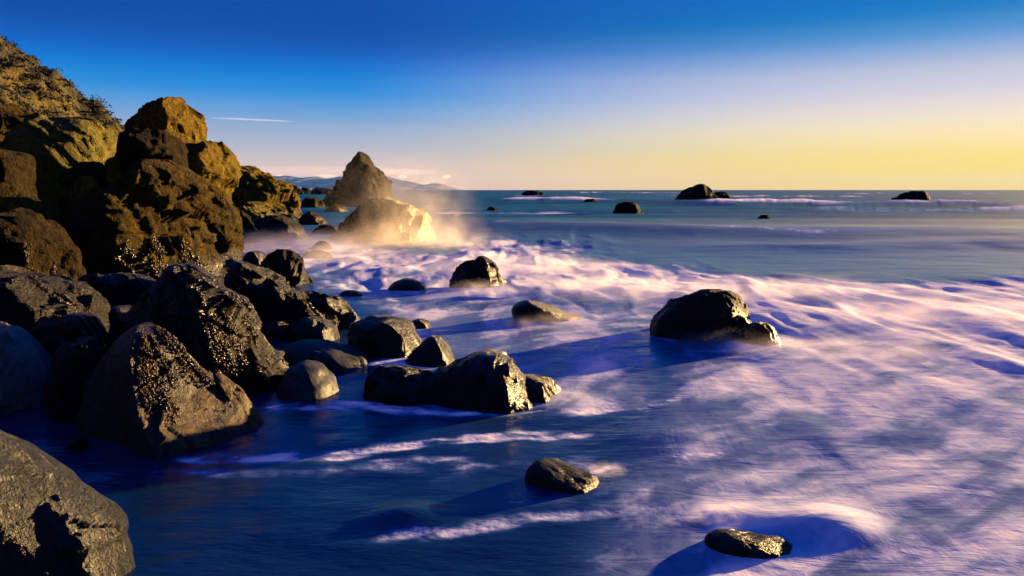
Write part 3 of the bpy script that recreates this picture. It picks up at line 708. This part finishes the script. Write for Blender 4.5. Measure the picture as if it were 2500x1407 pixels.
R('boulder', 'large brown boulder sloping right into the inlet', [(409, 578, 590, 612), (424, 562, 598, 644), (440, 548, 600, 672), (460, 540, 610, 712), (480, 535, 640, 726), (505, 530, 655, 734), (530, 530, 660, 730)], 'ochre_far', yb=536, df=0.65, rough=1.0, power=1.5, key='G')
R('sea_rock', 'black rock behind the sloping boulder, nearest the headland', [(455, 700, 712, 722), (462, 690, 716, 733), (472, 690, 716, 738)], 'far', yb=475, df=0.5, rough=0.8, cat='rock', group='rocks far out in the sea')
R('sea_rock', 'small round black rock in the gap left of the stack', [(460, 738, 746, 753), (465, 734, 747, 758), (473, 732, 747, 760)], 'far', yb=474, df=0.5, rough=0.7, cat='rock', group='rocks far out in the sea')
R('sea_rock', 'wide flat black rock at the left edge of the stack', [(462, 772, 785, 800), (467, 762, 786, 812), (475, 758, 786, 818)], 'far', yb=475, df=0.4, rough=0.9, cat='rock', group='rocks far out in the sea')
# --- the pile on the left
R('boulder', 'great dark boulder with a sunlit golden right face', [(397, 345, 375, 408), (430, 325, 368, 440), (470, 300, 352, 466), (520, 222, 335, 476), (580, 172, 325, 482), (640, 160, 330, 492), (700, 160, 340, 502)], 'brown', D=18.5, df=0.6, rough=1.0, power=1.5, key='D')
R('boulder', 'brown shoulder boulder right behind the great dark one', [(407, 398, 420, 442), (430, 390, 440, 482), (470, 390, 465, 526), (500, 395, 470, 560), (530, 400, 470, 575)], 'brown', D=21.5, df=0.6, rough=0.9, power=1.5)
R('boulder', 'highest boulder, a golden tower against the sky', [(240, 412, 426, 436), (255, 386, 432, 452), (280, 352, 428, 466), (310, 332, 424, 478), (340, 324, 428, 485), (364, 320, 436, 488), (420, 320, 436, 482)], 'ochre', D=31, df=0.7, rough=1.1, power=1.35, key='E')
R('boulder', 'dark rounded boulder leaning under the golden tower', [(322, 332, 350, 366), (342, 304, 362, 408), (370, 294, 380, 436), (400, 291, 385, 446), (450, 300, 385, 456)], 'dkbrown', D=28, df=0.6, rough=0.8, power=1.8)
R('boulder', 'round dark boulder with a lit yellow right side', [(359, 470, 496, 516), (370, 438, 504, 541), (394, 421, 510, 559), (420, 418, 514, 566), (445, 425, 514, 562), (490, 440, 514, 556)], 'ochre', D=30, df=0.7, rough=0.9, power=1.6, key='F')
R('boulder', 'broad pale green lichen boulder at the hill foot', [(305, 120, 160, 232), (330, 82, 120, 256), (370, 52, 95, 266), (410, 44, 85, 272), (445, 50, 85, 275)], 'pale', D=34, df=0.75, rough=1.0, power=2.2, key='LA')
R('boulder', 'brown boulder cut off by the left edge, upper one', [(372, -60, -10, 32), (400, -70, 5, 50), (450, -80, 10, 62), (510, -80, 15, 66)], 'dkbrown', D=22, df=0.65, rough=0.7, power=2.0)
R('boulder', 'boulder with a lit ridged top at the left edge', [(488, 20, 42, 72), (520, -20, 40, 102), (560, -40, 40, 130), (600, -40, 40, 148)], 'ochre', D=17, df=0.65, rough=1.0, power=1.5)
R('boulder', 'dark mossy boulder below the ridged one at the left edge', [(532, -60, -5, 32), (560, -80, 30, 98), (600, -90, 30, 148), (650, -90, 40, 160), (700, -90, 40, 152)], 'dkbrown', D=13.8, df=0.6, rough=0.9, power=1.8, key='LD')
R('boulder', 'long dark boulder sloping right from the left edge', [(668, -120, -20, 40), (690, -140, 20, 120), (720, -150, 80, 188), (750, -150, 130, 232), (780, -150, 150, 250), (815, -150, 150, 250)], 'black', D=11.0, df=0.35, rough=0.6, power=1.7, key='LE')
R('boulder', 'wrinkled blue black boulder left of the pointed one', [(772, 150, 190, 222), (800, 92, 195, 250), (850, 62, 195, 252), (900, 62, 195, 252)], 'slick', D=9.8, df=0.4, rough=0.7, power=1.8)
R('boulder', 'wet boulder with gold glints at the left edge', [(796, -120, -30, 0), (830, -140, -5, 46), (870, -150, 10, 88), (910, -150, 25, 120), (960, -150, 30, 126)], 'glint', D=9.0, df=0.4, rough=0.4, power=1.8, key='LG')
R('rock_slab', 'flat dark ledge in the shade below the great boulder', [(682, 205, 280, 350), (700, 192, 290, 368), (752, 210, 300, 368)], 'black', D=13.0, df=0.4, rough=0.8, power=2.2, cat='rock')
R('boulder', 'small dark boulder between the ledge and the weedy boulder', [(752, 255, 290, 318), (775, 245, 300, 330), (830, 240, 300, 330)], 'slick', D=11.5, df=0.5, rough=0.3, power=2.0)
R('stone', 'small pale yellow block on the mossy boulder', [(568, 118, 128, 138), (578, 110, 130, 149), (594, 112, 130, 142)], 'pale', D=15.2, df=0.5, rough=0.5, power=1.8, cat='stone')
R('boulder', 'lit yellow stone below the pale lichen boulder', [(418, 140, 155, 168), (428, 128, 158, 172), (444, 126, 158, 174)], 'ochre', D=29, df=0.5, rough=0.8, cat='stone', group='stones on the dark shingle')
R('boulder', 'brown stone with a lit crest beside the dark gully', [(400, 195, 215, 235), (420, 178, 225, 262), (445, 172, 230, 276)], 'brown', D=28, df=0.5, rough=1.0, cat='stone', group='stones on the dark shingle')
R('boulder', 'tan lit stone lying lowest on the dark shingle', [(432, 190, 205, 222), (446, 178, 208, 232), (464, 176, 208, 234)], 'ochre', D=26, df=0.5, rough=0.8, cat='stone', group='stones on the dark shingle')
R('boulder', 'upright dark stone left of the great boulder top', [(386, 268, 285, 300), (410, 262, 290, 308), (440, 262, 290, 316)], 'ochre', D=27, df=0.5, rough=0.9, cat='stone', group='stones on the dark shingle')
R('boulder', 'grooved grey outcrop at the left edge above the lichen boulder', [(268, -80, 0, 40), (285, -90, 20, 82), (310, -100, 30, 96), (350, -100, 30, 92), (390, -100, 20, 60)], 'brown', D=36, df=0.35, rough=1.2, power=1.8)

# ------------------------------------------------------------------ seaweed hanging on the wet boulders
def seaweed_mat():
    N = Nodes('wet_seaweed')
    pos = N.new('ShaderNodeNewGeometry').outputs['Position']
    c = N.mix(N.map(N.noise(pos, 5, 3), 0.4, 0.65), (0.008, 0.005, 0.002), (0.03, 0.018, 0.003))
    b = N.new('ShaderNodeBsdfPrincipled'); N.set(b.inputs['Base Color'], c); b.inputs['Roughness'].default_value = 0.3; b.inputs['Specular IOR Level'].default_value = 0.2
    N.t.links.new(b.outputs[0], N.out.inputs['Surface'])
    return N.m
SEAWEED = seaweed_mat()
def hang_seaweed(key, r0, r1, c0, c1, count, length, bead, seed):
    """strands of small wet bladders running down the surface between shares r0..r1 of the rows and angles c0..c1 (degrees, 90 faces the viewer, 0 right)"""
    o, (P, nrm), base = ROCKS[key]
    nr, nc = P.shape[:2]
    r = np.random.default_rng(seed)
    V, F = [], []
    oct_v = np.array([(1, 0, 0), (-1, 0, 0), (0, 1, 0), (0, -1, 0), (0, 0, 1), (0, 0, -1)], float)
    oct_f = np.array([(0, 2, 4), (2, 1, 4), (1, 3, 4), (3, 0, 4), (2, 0, 5), (1, 2, 5), (3, 1, 5), (0, 3, 5)])
    off = 0
    tufts = [(r.uniform(r0, r1), r.uniform(c0, c1)) for _ in range(max(5, count // 14))]
    for k in range(count):
        ti, tj = tufts[k % len(tufts)]
        i = np.clip(ti + r.normal() * 0.02, 0.01, 0.95) * nr; j = math.radians(tj + r.normal() * (c1 - c0) * 0.018) / (2 * math.pi) * nc
        L = length * r.uniform(0.4, 1.2); s = 0.0
        drift = r.normal() * 0.05
        while s < L and i < nr - 2:
            a = P[int(i), int(j) % nc]; n = nrm[int(i), int(j) % nc]
            b = bead * r.uniform(0.6, 1.5)
            i2 = min(nr - 1, int(i) + 2)
            t_ = P[i2, int(j) % nc] - P[max(0, i2 - 3), int(j) % nc]; t_ = t_ / (np.linalg.norm(t_) + 1e-9) + r.normal(size=3) * 0.25
            q, _ = np.linalg.qr(np.stack([t_, n + r.normal(size=3) * 0.3, r.normal(size=3)], 1)); q = q.T
            p = a + n * bead * r.uniform(0.2, 1.3) + r.normal(size=3) * bead * 0.8
            V.append((oct_v * np.array([b * 2.2, b * 0.45, b * 0.8])) @ q + p - base); F.append(oct_f + off); off += 6
            i2 = min(nr - 1, int(i) + 1)
            stp = np.linalg.norm(P[i2, int(j) % nc] - P[i2 - 1, int(j) % nc]) + 1e-4
            i += bead * 2.0 / stp; j += drift + r.normal() * 0.2; s += bead * 2.0
    w = mesh_obj('seaweed', np.concatenate(V), np.concatenate(F), SEAWEED, parent=o, smooth=False)
    w['kind'] = 'stuff'
    return w
hang_seaweed('C', 0.06, 0.55, 10, 130, 220, 1.0, 0.012, 1)
hang_seaweed('B', 0.03, 0.30, 0, 85, 170, 0.55, 0.009, 2)
hang_seaweed('D', 0.55, 0.8, 0, 100, 150, 0.7, 0.022, 3)
hang_seaweed('O', 0.03, 0.6, 20, 80, 90, 0.35, 0.014, 4)
hang_seaweed('LD', 0.3, 0.7, 10, 90, 100, 0.6, 0.016, 5)
hang_seaweed('LE', 0.05, 0.5, 10, 70, 80, 0.3, 0.012, 6)
hang_seaweed('A', 0.2, 0.5, 40, 90, 14, 0.4, 0.006, 8)
hang_seaweed('V', 0.1, 0.6, 10, 90, 90, 0.5, 0.02, 7)

# ------------------------------------------------------------------ air: haze, spray, clouds
N, p = vol_mat('haze_air', 1.0e-5, (0.12, 0.36, 1.0), 0.1)
tag(closed_box('haze', (-30000, -300, -12), (30000, 21000, 330), N.m), 'thin pale evening haze over the sea', 'haze', kind='stuff')

def spray_dome(name, c, r, seed, mat):
    nu, nv = 40, 24
    u = np.linspace(0, 2 * math.pi, nu, endpoint=False); v = np.linspace(0.001, math.pi - 0.001, nv)
    d = np.stack([np.cos(u)[None] * np.sin(v)[:, None], np.sin(u)[None] * np.sin(v)[:, None], np.cos(v)[:, None] + 0 * u[None]], -1)
    k = 1 + 0.25 * fbm(d[..., 0] * 1.5, d[..., 1] * 1.5, d[..., 2] * 1.5, 3, seed)
    P = d * k[..., None] * np.array(r) + np.array(c)
    return mesh_obj(name, P.reshape(-1, 3), grid_faces(nv, nu, True)[:, ::-1], mat, smooth=False)
def spray_mat(name, c, r, dens, step=0.35):
    fs = tuple(2.6 / min(k, 2.2) for k in (r[0], r[1], r[2] * 1.2))
    N, p = vol_mat(name, 0.0, (0.84, 0.76, 0.70) if name.startswith('spray') else (0.64, 0.61, 0.70), 0.2)
    pos = N.new('ShaderNodeNewGeometry').outputs['Position']
    sub = N.new('ShaderNodeVectorMath', operation='SUBTRACT'); N.set(sub.inputs[0], pos); sub.inputs[1].default_value = c
    dv = N.new('ShaderNodeVectorMath', operation='DIVIDE'); N.set(dv.inputs[0], sub.outputs[0]); dv.inputs[1].default_value = r
    ln = N.new('ShaderNodeVectorMath', operation='LENGTH'); N.set(ln.inputs[0], dv.outputs[0])
    mp = N.new('ShaderNodeMapping'); N.set(mp.inputs['Vector'], pos); mp.inputs['Scale'].default_value = fs; mp.inputs['Rotation'].default_value = (0, 0.5, 0)
    n = N.noise(mp.outputs[0], 1.0, 3, 0.6, 0.3)
    sp = N.new('ShaderNodeSeparateXYZ'); N.set(sp.inputs[0], dv.outputs[0])
    low = N.map(sp.outputs[2], -0.2, 0.95, 1.0, 0.06)
    f = N.math('MULTIPLY', N.map(ln.outputs['Value'], 0.35, 1.0, 1.0, 0.0), N.map(n, 0.3, 0.75))
    N.set(p.inputs['Density'], N.math('MULTIPLY', N.math('MULTIPLY', f, low), dens))
    N.m.cycles.volume_step_rate = step
    return N.m
def spray(label, px, py, r, dens, seed, zc=0.0, step=0.35, name='spray'):
    sx, sy = pt(px, py)
    c = (sx, sy, zc)
    o = spray_dome(name, c, r, seed, spray_mat(name + '_air', c, r, dens, step))
    return tag(o, label, 'spray' if name == 'spray' else 'mist', kind='stuff')
spray('bright golden mist around the foot of the lit boulder', 1000, 602, (5.2, 2.4, 1.7), 0.3, 4)
spray('fine golden spray rising over the lit boulder before the stack', 1020, 598, (3.4, 2.6, 4.8), 0.24, 5, zc=0.3)
spray('thin spray drifting up beside the pointed sea stack', 945, 545, (6.5, 4.0, 9.0), 0.016, 6, zc=0.5)
spray('golden mist filling the inlet between the boulders', 690, 605, (5.0, 4.5, 1.1), 0.51, 8, name='mist')
spray('mist around the pale pyramid rock', 810, 630, (3.4, 3.0, 0.9), 0.45, 10, name='mist')
spray('mist behind the upright black boulder', 1260, 655, (4.0, 3.5, 0.6), 0.45, 12, name='mist')
spray('mist at the foot of the upright black boulder', 1180, 712, (1.4, 1.0, 0.4), 0.9, 14, name='mist')
spray('pink mist behind the large domed boulder', 1650, 715, (4.0, 2.6, 0.5), 0.45, 16, name='mist')
spray('mist veil at the foot of the large domed boulder', 1780, 850, (1.5, 0.7, 0.38), 0.9, 18, name='mist')
spray('tall puff of mist in the right surf', 1990, 720, (1.8, 1.6, 0.7), 0.675, 20, name='mist')
spray('pink mist in the surf at the right edge', 2300, 770, (3.2, 2.2, 0.55), 0.45, 22, name='mist')
spray('mist at the foot of the humped boulder', 1330, 792, (1.2, 0.8, 0.3), 0.9, 24, name='mist')
spray('mist wisp over the open surf between the two lone boulders', 1450, 700, (2.6, 1.8, 0.45), 0.525, 26, name='mist')
spray('mist wisp in the lower right surf', 2080, 860, (1.8, 1.2, 0.35), 0.675, 28, name='mist')
spray('soft foam haze at the upper end of the long low boulder', 1745, 1268, (0.28, 0.22, 0.13), 3.0, 30, name='mist')
spray('soft foam haze right of the foreground grey boulder', 1478, 1150, (0.24, 0.2, 0.10), 3.0, 32, name='mist')
spray('soft foam haze right of the glossy centre boulder', 1385, 975, (0.5, 0.4, 0.16), 1.6, 34, name='mist')
def ellipsoid(name, c, r, seed, mat, lump=0.2, rot=0.0, freq=1.5):
    nu, nv = 48, 24
    u = np.linspace(0, 2 * math.pi, nu, endpoint=False); v = np.linspace(0.001, math.pi - 0.001, nv)
    d = np.stack([np.cos(u)[None] * np.sin(v)[:, None], np.sin(u)[None] * np.sin(v)[:, None], np.cos(v)[:, None] + 0 * u[None]], -1)
    k = 1 + lump * fbm(d[..., 0] * freq, d[..., 1] * freq, d[..., 2] * freq, 4, seed)
    P = (d * k[..., None] * np.array(r)).reshape(-1, 3)
    ca_, sa_ = math.cos(rot), math.sin(rot)
    P = np.stack([P[:, 0] * ca_ + P[:, 2] * sa_, P[:, 1], -P[:, 0] * sa_ + P[:, 2] * ca_], -1)
    o = mesh_obj(name, P, grid_faces(nv, nu, True)[:, ::-1], mat)
    o.location = c
    return o
CD = 27000.0
def cloud(label, px, py, hw, hh, tau, seed, name='cloud', lump=0.5, rot=0.0, freq=1.8):
    x = (px - CX) / F_PX * CD; zc = H_CAM + (464 - py) / F_PX * CD
    ry = hh / F_PX * CD * 2.0
    N, p = vol_mat(name + '_vapour', tau / (2 * ry), (0.95, 0.93, 0.93), 0.3)
    o = ellipsoid(name, (x, CD, zc), (hw / F_PX * CD, ry, hh / F_PX * CD), seed, N.m, lump, rot, freq)
    return tag(o, label, 'cloud' if name == 'cloud' else 'contrail', 'clouds low on the horizon' if name == 'cloud' else None)
cloud('long thin pink cloud band above the far hills', 770, 417, 250, 12, 0.05, 3, lump=0.35)
cloud('thin cloud streak right of the sea stack top', 985, 421, 85, 8, 0.05, 5, lump=0.4)
cloud('small puff of cloud left of the sea stack', 690, 432, 14, 5, 0.16, 7)
cloud('wide puff of cloud close beside the sea stack', 800, 431, 30, 5, 0.14, 9)
cloud('small puff of cloud just right of the stack', 985, 432, 12, 5, 0.14, 11)
cloud('rightmost bright small puff of cloud', 1091, 432, 11, 4.5, 0.18, 13)
cloud('thin white vapour trail in the blue sky', 628, 297, 106, 2.4, 0.12, 15, name='contrail', lump=0.15, rot=0.045)
